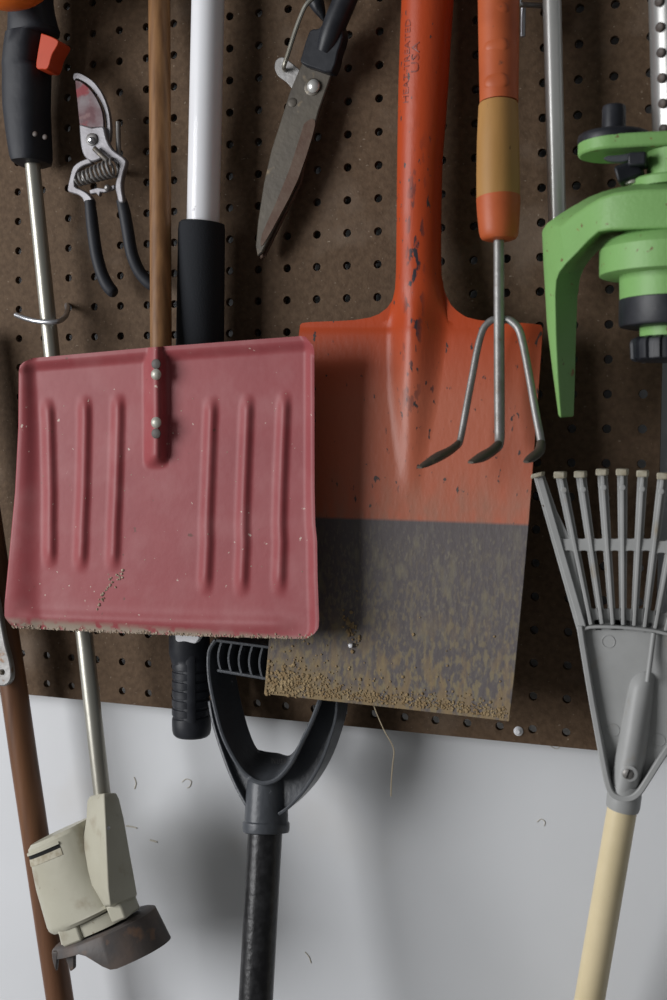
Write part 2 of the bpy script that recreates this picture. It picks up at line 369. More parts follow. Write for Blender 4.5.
for pts in ([(64, 950), (74, 948), (74, 969), (70, 972), (66, 960)], [(51, 952), (58, 952), (57, 960), (55.5, 972), (52.5, 962)]):
    q = MB(); q.prism(outline(pts, HD + .026), (0, .004, 0)); q.build('prong', m_guard, g, bevel=.001)
q = MB(); pxtube(q, [(70, 956, HD + .02), (88, 948, HD + .02)], 3, 8); q.build('cutting_line', m_black, t)

# orange rounded housing cut off by the top left corner
q = MB(); rings = []
for i in range(1, 12):
    th = math.pi * i / 12
    rings.append([P(10, -31, .080) + Vector((math.cos(k) * math.sin(th) * .040, -math.cos(th) * .030, math.sin(k) * math.sin(th) * .031)) for k in [2 * math.pi * j / 32 for j in range(32)]])
q.loft(rings); q.build('end_cap', m_orange, t, angle=60, label='rounded orange plastic cap')

# wire hook round the trimmer tube
q = MB(); pxtube(q, [(66.9, 304, -.012), (67.2, 306, .004), (67.5, 311, .014), (65, 317, .030), (58, 321.5, .046), (46, 322, .050), (36, 321, .049), (26, 318.5, .046), (16, 314.8, .042)], 5.2, 12, smooth=5)
tag(q.build('wire_hook', m_chrome), 'bent silver wire hook looping around the trimmer tube above the red shovel', 'hook')

# ------------------------------------------------------------------ pruning shears
t = thing('pruning_shears', 'small pruning shears with black handles and reddish stained blade', 'pruning shears', P(115, 296, .02))
PD = .030
q = MB()
q.prism(outline(catmull([(73, 78), (74, 73.5), (79, 73.2), (86, 76.5), (94.5, 83), (102.7, 95), (108, 109.5), (110.2, 124.5), (109.5, 140), (106, 141), (106, 128), (104, 112.5), (99, 99), (90, 86.5), (80, 79.5), (76, 78.5), (74.5, 80.5)], 3), PD - .002), (0, .004, 0))
q.build('hooked_anvil', m_pruner, t, bevel=.0008)
q = MB()
q.prism(outline(catmull([(75, 80), (76, 92), (77.5, 105), (79.5, 125), (82, 128), (101, 127), (103.6, 127), (102.5, 113), (97, 99), (88.5, 87.5), (80, 81)], 2), PD + .001), (0, .003, 0))
q.build('blade', m_redblade, t, bevel=.0008, label='blade stained dull red')
q = MB()
q.prism(outline(catmull([(79, 124), (80, 140), (82, 152), (86, 158.5), (92, 161.5), (99, 159.5), (104, 156.5), (112, 161), (119, 163), (118.5, 170), (116.5, 178), (114.8, 187), (116.5, 195), (118.5, 202), (123.5, 202), (122, 192), (121.5, 183), (123.5, 172), (126.3, 161), (120, 155), (112, 149), (106.5, 139), (104, 128), (101, 126.2), (92, 127.5)], 2), PD + .0025), (0, .0055, 0))
q.build('right_handle_casting', m_pruner, t, bevel=.0012)
q = MB()
q.prism(outline(catmull([(88, 158), (80, 161), (73, 166.5), (70, 176), (67.2, 189.5), (70, 192.5), (77, 194.5), (82, 198), (85, 204), (92.5, 204), (92, 199), (87, 193), (80, 189), (74.5, 186), (75, 177), (78, 170), (84, 165.5), (92, 163)], 2), PD - .001), (0, .006, 0))
q.build('left_handle_casting', m_pruner, t, bevel=.0012)
q = MB(); pts = []
A = P(78, 180, PD + .003); B = P(115.5, 167, PD + .003); D = (B - A); dn = D.normalized(); u = Vector((0, -1, 0)); w_ = dn.cross(u).normalized()
for i in range(9 * 14 + 1):
    a = i / 14 * 2 * math.pi; rr = lerp(.0045, .0075, i / 126)
    pts.append(A + D * (i / 126) + (u * math.cos(a) + w_ * math.sin(a)) * rr)
q.tube(pts, .0011, 8); q.build('spring', m_steel, t)
q = MB(); disc(q, 92, 139.5, PD + .003, 6.2, .002); q.build('pivot_nut', m_steel, t)
q = MB(); disc(q, 91.5, 140.5, PD + .005, 3.5, .002, .0008); q.build('pivot_bolt', m_chrome, t)
q = MB(); pxtube(q, [(94, 148, PD + .006), (100, 154, PD + .008), (108, 161, PD + .006)], 5.5, 10, flat=.5); q.build('lock_lever', m_darkbolt, t)
q = MB(); q.prism(outline([(89, 190), (97, 187.5), (104, 188.5), (114, 184.5), (114.5, 188.5), (104, 192.5), (100, 192), (99, 196.5), (96, 193), (90, 194)], PD + .003), (0, .004, 0)); q.build('catch_plate', m_pruner, t, bevel=.0006)
q = MB(); disc(q, 107.5, 188, PD + .004, 3.2, .002, .0006); q.build('rivet', m_steel, t)
q = MB(); pxtube(q, [(89.8, 201, .027, 10.5), (91.5, 216, .027, 12), (93, 230, .026, 12.3), (96.5, 254, .026, 12.3), (102, 274, .025, 12.5), (108, 286, .024, 12.8), (113, 292, .023, 12), (115, 294, .023, 8)], 12, 18, smooth=3); q.build('handle_grip', m_black_soft, t)
q = MB(); pxtube(q, [(121.5, 200, .027, 10.5), (124.5, 212, .027, 12), (128, 232, .026, 12.3), (132, 254, .025, 12.3), (139, 271, .022, 12.3), (147, 281, .020, 12.3), (153, 286, .019, 11), (156, 288, .019, 7)], 12, 18, smooth=3); q.build('handle_grip', m_black_soft, t)
q = MB(); pxtube(q, [(120, 172, -.010), (120, 171, .016), (119.5, 165, .023), (118.6, 148, .023), (118, 122, .022)], 5.2, 12, smooth=4)
tag(q.build('peg_hook', m_steel), 'upright grey steel peg just behind the pruning shears', 'hook')

# ------------------------------------------------------------------ white telescoping pole
t = thing('telescoping_pole', 'white telescoping pole with black foam sleeve and black ribbed end grip', 'pole', P(191, 737, .03))
q = MB(); pxtube(q, [(208.5, -70, .030, 33), (208, 0, .030, 33), (203, 228, .030, 33)], 33, 32); q.build('upper_tube', m_white_metal, t)
q = MB()
prof = [(201.8, 222.5, 41), (201.7, 224, 45.5), (201.6, 230, 47), (200, 345, 48), (197, 470, 48), (196.5, 480, 46)]
pxtube(q, [(a, b, .031, c) for a, b, c in prof], 47, 32); q.build('foam_sleeve', m_foam, t)
q = MB(); pxtube(q, [(196.5, 476, .031), (191, 640, .033)], 28, 24); q.build('lower_tube', m_white_metal, t)
q = MB()
pts = [(189.5, 628, 41), (189.5, 652, 41), (190, 657, 38.5), (190.5, 661, 37.5)]
y = 662
while y < 714:
    pts += [(191, y, 38), (191, y + 6, 38), (191, y + 6.6, 36), (191, y + 8.2, 36), (191, y + 8.8, 38)]; y += 9.2
pts += [(191.5, 722, 39), (191.8, 729, 39), (191.8, 733.5, 37), (191.8, 735.5, 33)]
pxtube(q, [(a, b, .033, c) for a, b, c in pts], 38, 36); q.build('end_grip', m_black, t, angle=25)
q = MB(); pxtube(q, [(188, 655, .0445, 17), (188.3, 690, .0445, 17), (188.6, 722, .0445, 17)], 14, 14, flat=.5); q.build('grip_spine', m_black, t)
q = MB(); q.prism(outline(catmull([(175, 634), (198, 636), (197.5, 641), (194, 643.5), (185, 641.5), (178, 642), (175.5, 640)], 3), .056), (0, .006, 0)); q.build('lock_button', m_white_metal, t, bevel=.001, label='white lock button')

# ------------------------------------------------------------------ hedge shears
t = thing('hedge_shears', 'old hedge shears with pointed tarnished blade and black handle', 'shears', P(258, 257, .015))
HDp = .022
bl = [(303, 60), (296, 76), (289, 93), (280, 122), (271, 150), (263.5, 183), (257.5, 222), (255.3, 246), (257.2, 256.5), (262, 253), (280, 216), (298, 180), (312.5, 136), (319, 111), (332, 74), (331, 66)]
q = MB(); q.prism(outline(bl, HDp), (0, .004, 0)); q.build('blade', m_greyblade, t, bevel=.0012)
bb = t.children[-1]
q = MB(); q.prism(outline(catmull([(304, 124), (309.5, 119.5), (315, 120.5), (312.3, 136), (298, 179), (279.7, 215.5), (266, 240), (261, 246), (262, 234), (275, 205), (290, 168)], 2), HDp + .0006), (0, .001, 0)); q.build('ground_edge', m_rustblade, bb, label='rust brown ground edge')
q = MB(); q.prism(outline([(x + 3, y + 3) for x, y in bl[1:12]] + [(314, 120), (320, 90)], HDp - .006), (0, .003, 0)); q.build('rear_blade', m_rustblade, t, bevel=.001)
q = MB(); disc(q, 312.5, 87, HDp, 8.6, .001); q.build('washer', m_darkbolt, t)
q = MB(); disc(q, 313.8, 86.4, HDp + .001, 6.6, .003, .001, 28); q.build('pivot_bolt', m_galv, t)
q = MB(); disc(q, 292.5, 102.5, HDp, 4.6, .0008); q.build('rivet', m_greyblade, t)
q = MB(); q.prism(outline(catmull([(293, 90), (286, 82), (278, 76), (274.5, 68), (276, 60), (282, 57), (288, 60), (300, 70)], 3), HDp - .003), (0, .0025, 0)); q.build('latch_tab', m_steel, t, bevel=.0006)
q = MB(); pxtube(q, [(284.5, 70, .020), (284, 66, .026), (288, 54, .027), (296, 29, .027), (303, 11, .027), (307, 4, .027), (313, -2, .026), (322, -10, .024)], 4.6, 10, smooth=5); q.build('wire_latch', m_nickel, t)
q = MB(); q.prism(outline(catmull([(309, 31), (313, 28.5), (319, 28), (326, 20), (340, 22), (343, 36), (338, 52), (332, 72), (316, 69), (300.5, 63), (301.5, 55), (305, 42)], 2), HDp + .009), (0, .013, 0)); q.build('ferrule', m_black, t, bevel=.003)
q = MB(); pxtube(q, [(324, 52, .027, 16), (329, 40, .028, 22), (335, 24, .029, 24), (346, -2, .030, 24), (362, -40, .032, 24), (380, -85, .033, 24)], 23, 20, smooth=3); q.build('handle', m_black, t)
q = MB(); pxtube(q, [(324, 20.5, .014, 3), (321.5, 14, .014, 9), (317, 4, .014, 15), (310, -12, .014, 18), (296, -50, .014, 18)], 12, 14, smooth=3); q.build('handle', m_black, t)

# ------------------------------------------------------------------ D grip spade handle hanging upside down
t = thing('spade_handle', 'charcoal D-shaped handle on a black shaft below the shovels', 'tool handle', P(255, 1190, .035))
DD = .036
def dz(y): return .036 + max(-40, y - 690) * .00017      # the handle leans out from the wall towards the bottom
q = MB(); pxtube(q, [(265.5, 826, dz(826), 34.5), (255.8, 1000, dz(1000), 34.5), (245, 1190, dz(1190), 34.5)], 34, 32); q.build('shaft', m_shaft_black, t)
def mm_(w_px): return w_px * mpp(265, 780, DD)
def fr(y): return dz(y) + .020
def bk(y): return dz(y) - .018
U = [(216, 640), (209.5, 652), (209.5, 676), (214.5, 704), (223.5, 737), (239, 766), (252, 779), (265, 783), (278.5, 778), (292, 762), (303.5, 739), (312.5, 720), (320, 700), (328, 676), (331, 660), (328, 648)]
UB = [(224, 646), (230, 656), (234, 676), (239, 702), (247, 731), (255, 749), (263, 753), (277, 755), (291, 757), (303, 741), (314, 719), (322, 700), (330, 678), (334, 664), (333, 656), (330, 650)]
uf = catmull(U, 5); ub = catmull(UB, 5)
up = [P(x, y, fr(y)) for x, y in uf]; ubk = [P(x, y, bk(y)) for x, y in ub]
q = MB(); rings = []
for i in range(len(up)):
    T = up[min(i + 1, len(up) - 1)] - up[max(i - 1, 0)]; T.y = 0; T.normalize(); w_ = Vector((T.z, 0, -T.x)) * .0014
    rings.append([up[i] + w_, up[i] - w_, ubk[i] - w_, ubk[i] + w_])
q.loft(rings)
q2 = MB(); q2.tube(up, .0019, 8); q3 = MB(); q3.tube(ubk, .0017, 8)
q.build('bow', m_darkgrey, t); bow = t.children[-1]
q2.build('bow_rim', m_darkgrey, bow); q3.build('bow_rim', m_darkgrey, bow)
# outer struts
q = MB()
for pts in ([(211, 700), (215, 722), (224, 751), (234, 777), (244, 797), (251, 808)], [(337.5, 690), (338, 708), (334.5, 727), (323, 760), (308, 786), (291, 805), (280, 813)]):
    pp = catmull(pts, 4); q.band([P(x, y, fr(y) - .014) for x, y in pp], .0026, [-(fr(y) - .010) for x, y in pp], [-(bk(y) + .004) for x, y in pp])
q.build('side_strut', m_darkgrey, t, bevel=.0006)
def leaned(pts): return [P(x, y, dz(y) + .004) for x, y in pts]
q = MB()   # web plate joining bow and struts
q.prism(leaned([(325, 684), (317, 704), (309, 722), (300, 742), (289, 762), (277, 777), (266, 783), (262, 800), (274, 812), (291, 804), (308, 785), (323, 759), (334, 727), (337, 708), (337, 690)]), (0, .004, 0))
q.prism(leaned([(211, 702), (215, 722), (224, 751), (234, 777), (244, 797), (252, 806), (256, 784), (242, 769), (229, 745), (220, 715), (214, 698)]), (0, .004, 0))
q.build('web', m_darkgrey, t)
q = MB(); pxtube(q, [(267.3, 777, dz(777), 36), (267.2, 781, dz(781), 40), (267, 786, dz(786), 41), (266.5, 806, dz(806), 43), (266.3, 821, dz(821), 44), (266.2, 822.5, dz(822.5), 47), (266.1, 828, dz(828), 47.5), (266, 832, dz(832), 46), (266, 833, dz(833), 40)], 40, 36); q.build('socket', m_darkgrey, t, angle=40)
q = MB()
for (xa, ya, xb, yb) in ((216, 640.5, 332, 655.5), (217, 670.5, 332, 690)):
    q.loft([[P(x, y - 1.3, .054) + Vector((0, o_, z_)) for o_, z_ in ((0, 0), (0, -.0022), (.03, -.0022), (.03, 0))] for x, y in ((xa, ya), (xb, yb))])
q.build('hand_grip', m_darkgrey, t, bevel=.0005); hg = t.children[-1]
q = MB()
q.loft([[P(219, 644, .032), P(219, 672, .032), P(219, 672, .029), P(219, 644, .029)], [P(330, 657, .032), P(330, 688, .032), P(330, 688, .029), P(330, 657, .029)]]); q.build('grip_core', m_black, hg)
for i in range(11):
    x = 219.5 + i * 10.3; y0 = 641 + (x - 216) * .13; y1 = 672 + (x - 216) * .17
    q = MB(); q.band([P(x + 3.5 * (1 - math.sin(math.pi * k / 8)) - 1.5, lerp(y0, y1, k / 8), .053) for k in range(9)], .0016, -.053, -.031); q.build('grip_rib', m_darkgrey, hg)

# ------------------------------------------------------------------ orange shovel
t = thing('square_shovel', 'orange square-blade shovel with worn grey muddy lower half', 'shovel', P(390, 719, .055))
LEFT = [(-90, 404), (0, 402.5), (75, 399.5), (150, 398), (260, 397), (280, 396.5), (292, 395), (301, 392), (308, 387), (314, 379), (317.5, 370), (320, 355), (321.5, 330), (322.2, 303), (325, 300), (693, 268), (717, 266)]
RIGHT = [(-90, 458), (0, 453), (45, 450), (105, 446.5), (165, 441.5), (240, 440.5), (275, 441), (293, 445), (305, 451), (312, 458), (317, 466), (320.5, 480), (322, 500), (323.3, 530), (325, 541), (329, 542.5), (380, 539.5), (440, 535.5), (512, 530), (580, 524), (670, 515), (717, 509.5)]
BASE = [(-90, .030), (230, .030), (300, .036), (340, .042), (500, .053), (717, .069)]
ys = [-90, -50, 0, 40, 80, 120, 160, 200, 230, 250, 265, 275, 283, 290, 296, 301, 305, 308, 311, 314, 316, 317.5, 319, 320, 321, 322, 323, 324, 325, 326.5, 329, 333, 338, 344] + [350 + 7 * i for i in range(53)]
Fg, Bg = [], []
ns = 14; nb = 28
for y in ys:
    L_, R_ = interp(LEFT, y), interp(RIGHT, y)
    wL = wR = interp([(280, 22), (330, 32), (400, 27), (470, 16), (520, 14)], y)
    cx = interp([(-90, 431), (0, 427.7), (100, 423.5), (200, 419), (290, 419.5), (400, 413), (520, 408)], y)
    if y < 286: wL, wR = cx - L_, R_ - cx
    wL = min(wL, cx - L_); wR = min(wR, R_ - cx)
    H = interp([(-90, .020), (0, .0185), (150, .0158), (290, .0155), (330, .0135), (400, .0068), (460, .0022), (500, 0)], y)
    bb_ = sstep(284, 330, y); base = interp(BASE, y)
    yy = y
    F, B = [], []
    xs = [(lerp(L_, cx - wL, i / ns), 9) for i in range(ns)] + [None] * 0
    seq = [(lerp(L_, cx - wL, i / ns), -1) for i in range(ns)] + [(cx + (wR if math.cos(math.pi * (1 - i / nb)) > 0 else wL) * math.cos(math.pi * (1 - i / nb)), 1) for i in range(nb + 1)] + [(lerp(cx + wR, R_, (i + 1) / ns), -1) for i in range(ns)]
    for x, k in seq:
        tt = 1.0
        if k > 0: tt = min(1.0, abs(x - cx) / max(1e-6, (wR if x > cx else wL)))
        prof = lerp(math.sqrt(max(0, 1 - tt * tt)), .5 * (1 + math.cos(math.pi * tt)), bb_)
        bump = H * prof
        side = (x - (L_ + R_) / 2) / max(1, (R_ - L_) / 2)
        dish = .004 * side * side * sstep(330, 420, y)
        # bottom edge is gently bowed: push rows down in the middle/left as in the photo
        tx = (x - 268) / 242
        yr = yy
        if y > 330:
            f = (y - 325) / (714 - 325); yb = 693 + 27 * tx - 14 * tx * (tx - 1) * .25; yr = lerp(324 + 0 * tx, yb, f)
            yt = interp([(300, 322.5), (390, 322.5), (450, 323), (542, 325)], x); yr = lerp(yt, yb, f)
        p = P(x, yr, base)
        F.append(p + Vector((0, -bump - dish, 0)))
        bk = lerp(-H * math.sqrt(max(0, 1 - tt * tt)), bump - .0022, sstep(288, 330, y)) if k > 0 else lerp(0, -.0022, sstep(288, 330, y))
        B.append(p + Vector((0, -bk - dish if y > 288 else -bk, 0)))
    Fg.append(F); Bg.append(B)
zb = parent_loc(t).z
zline = P(400, 519, .05).z - zb; ztop = P(400, 470, .05).z - zb; zlow = P(400, 640, .05).z - zb; zbot = P(400, 716, .05).z - zb
zat = lambda y: P(400, y, .05).z - zb
xr = P(412, 330, .05).x - parent_loc(t).x
m_orange_paint = mat('worn_orange_paint', (.44, .060, .014), .38, c2=(.38, .054, .016), scale=14,
    layers=[((.42, .115, .062), 10, .1, .45, zat(322), zat(400)),
            ((.030, .027, .034), 150, .53, .57, zat(110), zat(250), xr + .001, .0085, zat(450), zat(340)),
            ((.035, .03, .036), 150, .67, .70, zat(90), zat(150), xr + .004, .020),
            ((.05, .04, .04), 260, .66, .69),
            ((.26, .155, .11), 80, .35, .80, zat(455), zat(522)),
            ((.100, .086, .087), 90, -.4, -.2, zat(518), zat(521)),
            ((.165, .145, .11), 120, .54, .74, zat(519), zat(540)),
            ((.16, .14, .11), 520, .54, .70, zat(519), zat(540)),
                        ((.21, .17, .10), 330, .50, .60, zat(530), zat(690)),
            ((.23, .16, .08), 110, .50, .58, zat(600), zat(715)),
            ((.25, .175, .09), 60, .30, .5, zat(700), zat(716)),
            ((.24, .175, .09), 210, .36, .56, zat(640), zat(690), P(300, 680, .06).x - parent_loc(t).x, .07)], stretch=(1, 1, .42), bump=.16, bscale=260)
q = MB(); q.grid(Fg, Bg); q.build('blade_and_socket', m_orange_paint, t, angle=45, label='orange painted steel, bare grey and muddy below')
blade = t.children[-1]
# stamped lettering on the socket
def stamp(txt, px, py0, py1, hpx, parent, material):
    cu = bpy.data.curves.new('txt', 'FONT'); cu.body = txt; cu.size = 1.0; cu.extrude = 0.0; cu.resolution_u = 2
    tmp = bpy.data.objects.new('txt', cu); C.objects.link(tmp)
    dg = bpy.context.evaluated_depsgraph_get(); dg.update()
    me = bpy.data.meshes.new_from_object(tmp.evaluated_get(dg)); bpy.data.objects.remove(tmp)
    xs = [v.co.x for v in me.vertices]; hh = [v.co.y for v in me.vertices]; X0, X1 = min(xs), max(xs); Y0, Y1 = min(hh), max(hh)
    q = MB(); vs = []
    for v in me.vertices:
        y = lerp(py0, py1, (v.co.x - X0) / (X1 - X0)); x = px + (py0 - y) * .035 - hpx * (1 - (v.co.y - Y0) / (Y1 - Y0)) * -1 - hpx * 0
        x = px + (py0 - y) * .035 - hpx * ((v.co.y - Y0) / (Y1 - Y0))
        L_, R_ = interp(LEFT, y), interp(RIGHT, y); cx = interp([(-90, 431), (0, 427.7), (100, 423.5), (200, 419), (290, 419.5)], y)
        Hh = interp([(-90, .020), (0, .0185), (150, .0158)], y); w_ = (cx - L_) if x < cx else (R_ - cx)
        bmp = Hh * math.sqrt(max(0, 1 - ((x - cx) / w_) ** 2)) + .0003
        vs.append(P(x, y, .030) + Vector((0, -bmp, 0)))
    q.add(vs, [tuple(p.vertices) for p in me.polygons])
    bpy.data.curves.remove(cu); bpy.data.meshes.remove(me)
    return q.build('stamped_lettering', material, parent)
m_stamp = mat('stamped_paint', (.34, .06, .03), .35, c2=(.16, .035, .025), scale=200, lo=.35, hi=.6)
def text_points(txt):
    cu = bpy.data.curves.new('txt', 'FONT'); cu.body = txt; cu.resolution_u = 2
    tmp = bpy.data.objects.new('txt', cu); C.objects.link(tmp)
    dg = bpy.context.evaluated_depsgraph_get(); dg.update()
    me = bpy.data.meshes.new_from_object(tmp.evaluated_get(dg)); bpy.data.objects.remove(tmp)
    xs = [v.co.x for v in me.vertices]; ys_ = [v.co.y for v in me.vertices]
    vs = [((v.co.x - min(xs)) / (max(xs) - min(xs)), (v.co.y - min(ys_)) / (max(ys_) - min(ys_))) for v in me.vertices]; fs = [tuple(p.vertices) for p in me.polygons]
    bpy.data.curves.remove(cu); bpy.data.meshes.remove(me); return vs, fs
vs, fs = text_points('MADE IN U.S.A.')
q = MB(); q.add([P(lerp(259, 287, a), lerp(764, 758.5, b) + 1.5 * a, lerp(.0455, .0375, b)) + Vector((0, 0, .0008)) for a, b in vs], fs); q.build('moulded_lettering', m_steel, bow)
stamp('HEAT TREATED', 414, 108, 26, 6.2, blade, m_stamp)
stamp('USA', 425, 79, 49, 8, blade, m_stamp)
# mud clods on the lower edge of the blade
def on_blade(x, y, out=.001):
    tx = (x - 268) / 242; yb = 693 + 27 * tx - 3.5 * tx * (tx - 1); f = min(1.0, (y - 324) / (yb - 324)); row = 325 + f * 389
    L_, R_ = interp(LEFT, row), interp(RIGHT, row); x = max(L_ + 2, min(R_ - 1, x)); side = (x - (L_ + R_) / 2) / ((R_ - L_) / 2)
    return P(x, min(y, yb), interp(BASE, row)) + Vector((0, -.004 * side * side - out, 0))
q = MB()
for i in range(1100):
    tx = random.random(); x = 270 + 238 * tx; yb = 692 + 26 * tx
    y = yb - abs(random.gauss(0, 9 if random.random() < .7 else 34)) - 1
    if x > 330 and y < yb - 12 and random.random() < .7: continue
    q.lump(on_blade(x, y, .0004), random.uniform(.0003, .0010) * (1.5 if random.random() < .1 else 1), .5)
for i in range(140):
    q.lump(on_blade(random.gauss(290, 12), random.gauss(678, 9), .0004), random.uniform(.0005, .0016), .5)
for i in range(45):
    a = random.random(); q.lump(on_blade(lerp(345, 356, a) + random.gauss(0, 3), lerp(612, 642, a) + random.gauss(0, 4), .0006), random.uniform(.0006, .0017), .6)
q.build('mud_crust', m_mud, t, kind='stuff', label='crumbly dried brown mud')
q = MB(); q.lump(on_blade(352, 645, .002), .002); q.build('pale_grit', m_white_metal, t)
# dry stem caught under its edge
q = MB(); pxtube(q, [(374, 706, .060), (377, 714, .0605), (384, 730, .061), (393.5, 748, .061), (393, 762, .061), (391.5, 778, .061), (391, 796, .061)], 1.1, 6, smooth=4)
tag(q.build('dry_stem', m_straw), 'thin dry stem dangling below the muddy edge of the orange shovel', 'stem')

# ------------------------------------------------------------------ red snow shovel
t = thing('snow_shovel', 'small faded red ribbed metal shovel with thin wooden handle', 'snow shovel', P(160, 638, .09))
q = MB(); pxtube(q, [(159, -80, .018), (159.3, 0, .024, 22), (160, 120, .034, 21.5), (161, 350, .060, 21.5), (158.5, 450, .068, 19)], 21.5, 28); q.build('handle', m_pole_wood, t)
SL = [(0, 23), (.012, 20), (.03, 18.8), (.25, 18.3), (.5, 15), (.75, 9), (.93, 4.5), (.98, 4.5), (1, 8)]
SR = [(0, 310), (.012, 313), (.03, 314.3), (.5, 314.5), (.62, 315.2), (.68, 317), (.8, 317.5), (.95, 319), (.98, 318.5), (1, 314)]
STOP = [(0, 362.5), (.03, 358.2), (.44, 347.5), (.5, 346.2), (.97, 336), (.985, 337), (1, 342)]
SBOT = [(0, 622), (.02, 628), (.3, 632), (.6, 636), (.97, 639), (1, 634)]
def ribw(u, v):
    h = 0
    for (ua, ub, va, vb) in ((.095, .133, .15, .78), (.222, .232, .15, .79), (.335, .336, .15, .785), (.651, .636, .18, .86), (.773, .753, .18, .865), (.898, .874, .18, .86)):
        tt = (v - va) / (vb - va); uc = lerp(ua, ub, max(0, min(1, tt)))
        s = abs(u - uc) / .029
        if s < 1: h = max(h, (.5 + .5 * math.cos(math.pi * s)) * sstep(va - .01, va + .06, v) * (1 - sstep(vb - .07, vb + .01, v)))
    return h
def pan(u, v):
    """relief of the pressed sheet towards the viewer, metres"""
    wl = lerp(.052, .115, v)
    fl = 1 - sstep(wl * .1, wl * 1.1, u); fr = sstep(.965, .993, u)
    ft = 1 - sstep(.012, .055, v + .0); fb = .45 * (1 - abs(sstep(.90, .98, v) * 2 - 1)) 
    h = .0062 * max(fl, 0) + .0042 * fr + .0052 * ft * (1 - fl * .6)
    h += .0024 * math.exp(-((v - .955) / .026) ** 2) * sstep(.03, .1, u) * (1 - sstep(.85, .95, u))
    h += .0031 * ribw(u, v)
    # socket channel over the handle
    uc = lerp(.462, .474, v); s = abs(u - uc) / .040; end = 1 - sstep(.375, .425, v)
    if s < 1: h = max(h, .0105 * (math.cos(math.pi * s * .5) ** 1.15) * end)
    return h
def blade_pt(u, v, back=0.0):
    x = lerp(interp(SL, v), interp(SR, v), u); y = lerp(interp(STOP, u), interp(SBOT, u), v)
    d = lerp(.079, .088, v) + .004 * (2 * u - 1) ** 2 * v
    return P(x, y, d + pan(u, v) - back)
us = sorted(set([i / 150 for i in range(151)] + [.005, .01, .015, .985, .99, .995])); vs_ = sorted(set([i / 120 for i in range(121)] + [.004, .012, .99, .996]))
q = MB(); q.grid([[blade_pt(u, v) for u in us] for v in vs_], [[blade_pt(u, v, .0013) for u in us] for v in vs_]); q.build('blade', m_pink, t, angle=60, label='faded red pressed steel scoop')
sb = t.children[-1]
for y, mt_ in ((364, 0), (374.5, 1), (422.5, 1), (433.5, 0)):
    q = MB(); q.lathe(P(156.5, y, lerp(.0905, .0938, (y - 364) / 70)), (0, -1, 0), [(0, .0042), (.001, .0042), (.002, .0034), (.0028, .002), (.003, 0)] if mt_ else [(0, .0038), (.001, .0038), (.0014, .003), (.0014, 0)], 18)
    q.build('bolt', m_bead if mt_ else m_guard, t, label='pale domed bolt head' if mt_ else 'dark slotted bolt head')
def on_pink(px, py):
    u = (px - 10) / 305; v = (py - interp(STOP, u)) / (interp(SBOT, u) - interp(STOP, u)); return blade_pt(u, min(1, max(0, v)))
q = MB()
for i in range(38):
    a = random.random(); x, y = (lerp(100, 112, a), lerp(608, 582, a)) if i % 2 else (lerp(106, 123, a), lerp(588, 576, a))
    q.lump(on_pink(x + random.gauss(0, 2), y + random.gauss(0, 3)), random.uniform(.0004, .0014))
for i in range(300):
    x = random.uniform(14, 314); u = (x - 5) / 312; y = interp(SBOT, u) - abs(random.gauss(0, 1.6)); q.lump(on_pink(x, y), random.uniform(.0003, .0010))
for i in range(60): q.lump(on_pink(random.uniform(30, 305), random.uniform(380, 620)), random.uniform(.0002, .0006), .4)
q.build('mud_crumbs', m_crumb, t, kind='stuff', label='pale dried mud crumbs')

# ------------------------------------------------------------------ hand cultivator
t = thing('hand_cultivator', 'three-pronged hand cultivator with orange and tan handle before the orange shovel', 'cultivator', P(500, 470, .09))
CD = .058
def cdf(y): return lerp(.040, .058, (y + 80) / 320)
q = MB(); pts = []
for y in range(-80, 106, 3):
    w_ = interp([(-80, 38), (0, 41.5), (60, 40), (105, 38.5)], y); pts.append((499 - (105 - y) * .004, y, cdf(y), w_))
pxtube(q, pts, 40, 30); 
for yc in (10, 46, 82, -26):      # moulded thumb pads on the front of the grip
    c = P(495.5, yc, cdf(yc) + .0140); rings = []
    for i in range(1, 7):
        th = math.pi * .5 * i / 6
        rings.append([c + Vector((math.cos(k) * .0088 * math.sin(th), .0028 - .0036 * math.cos(th), (math.sin(k) * .0085 if math.sin(k) > 0 else math.sin(k) * .0060) * math.sin(th))) for k in [2 * math.pi * j / 20 for j in range(20)]])
    q.loft(rings)
q.build('upper_grip', m_grip_orange, t, angle=60)
q = MB(); pxtube(q, [(498.3, 104.5, cdf(104), 38.5), (498.3, 106, cdf(106), 39.5), (498, 140, cdf(140), 42), (498, 175, cdf(175), 43.2), (498.2, 198.5, cdf(198), 43.3)], 40, 30); q.build('handle_band', m_grip_tan, t)
q = MB(); pxtube(q, [(498.2, 198, cdf(198), 43.8), (498.3, 200, cdf(200), 44), (498.5, 215, cdf(215), 42.5), (498.8, 230, CD, 40), (499, 236, CD, 38), (499, 239, CD, 34), (499, 240.5, CD, 26)], 40, 30); q.build('lower_grip', m_grip_orange, t)
q = MB(); pxtube(q, [(498.8, 232, CD, 10.5), (499, 300, .062, 10.5), (499.3, 380, .068, 10.8), (499.6, 425, .073, 10.5), (499.6, 438, .075, 10), (498.5, 446, .079, 9), (494, 450.5, .084, 8.5)], 11, 18, smooth=4); q.build('stem', m_steel, t)
def tip(pts):
    q = MB(); full = catmull([(a, b, c, e, f) for a, b, c, e, f in pts], 4); rings = []
    n_ = len(full)
    cs = [P(*p[:3]) for p in full]
    for i, p in enumerate(full):
        T = (cs[min(i + 1, n_ - 1)] - cs[max(i - 1, 0)]).normalized(); u = Vector((0, 0, 1)); u = (u - T * u.dot(T)).normalized(); w_ = T.cross(u)
        k = mpp(*p[:3]); rings.append([cs[i] + u * math.sin(a) * p[3] * k / 2 + w_ * math.cos(a) * p[4] * k / 2 for a in [2 * math.pi * j / 12 for j in range(12)]])
    q.loft(rings); return q
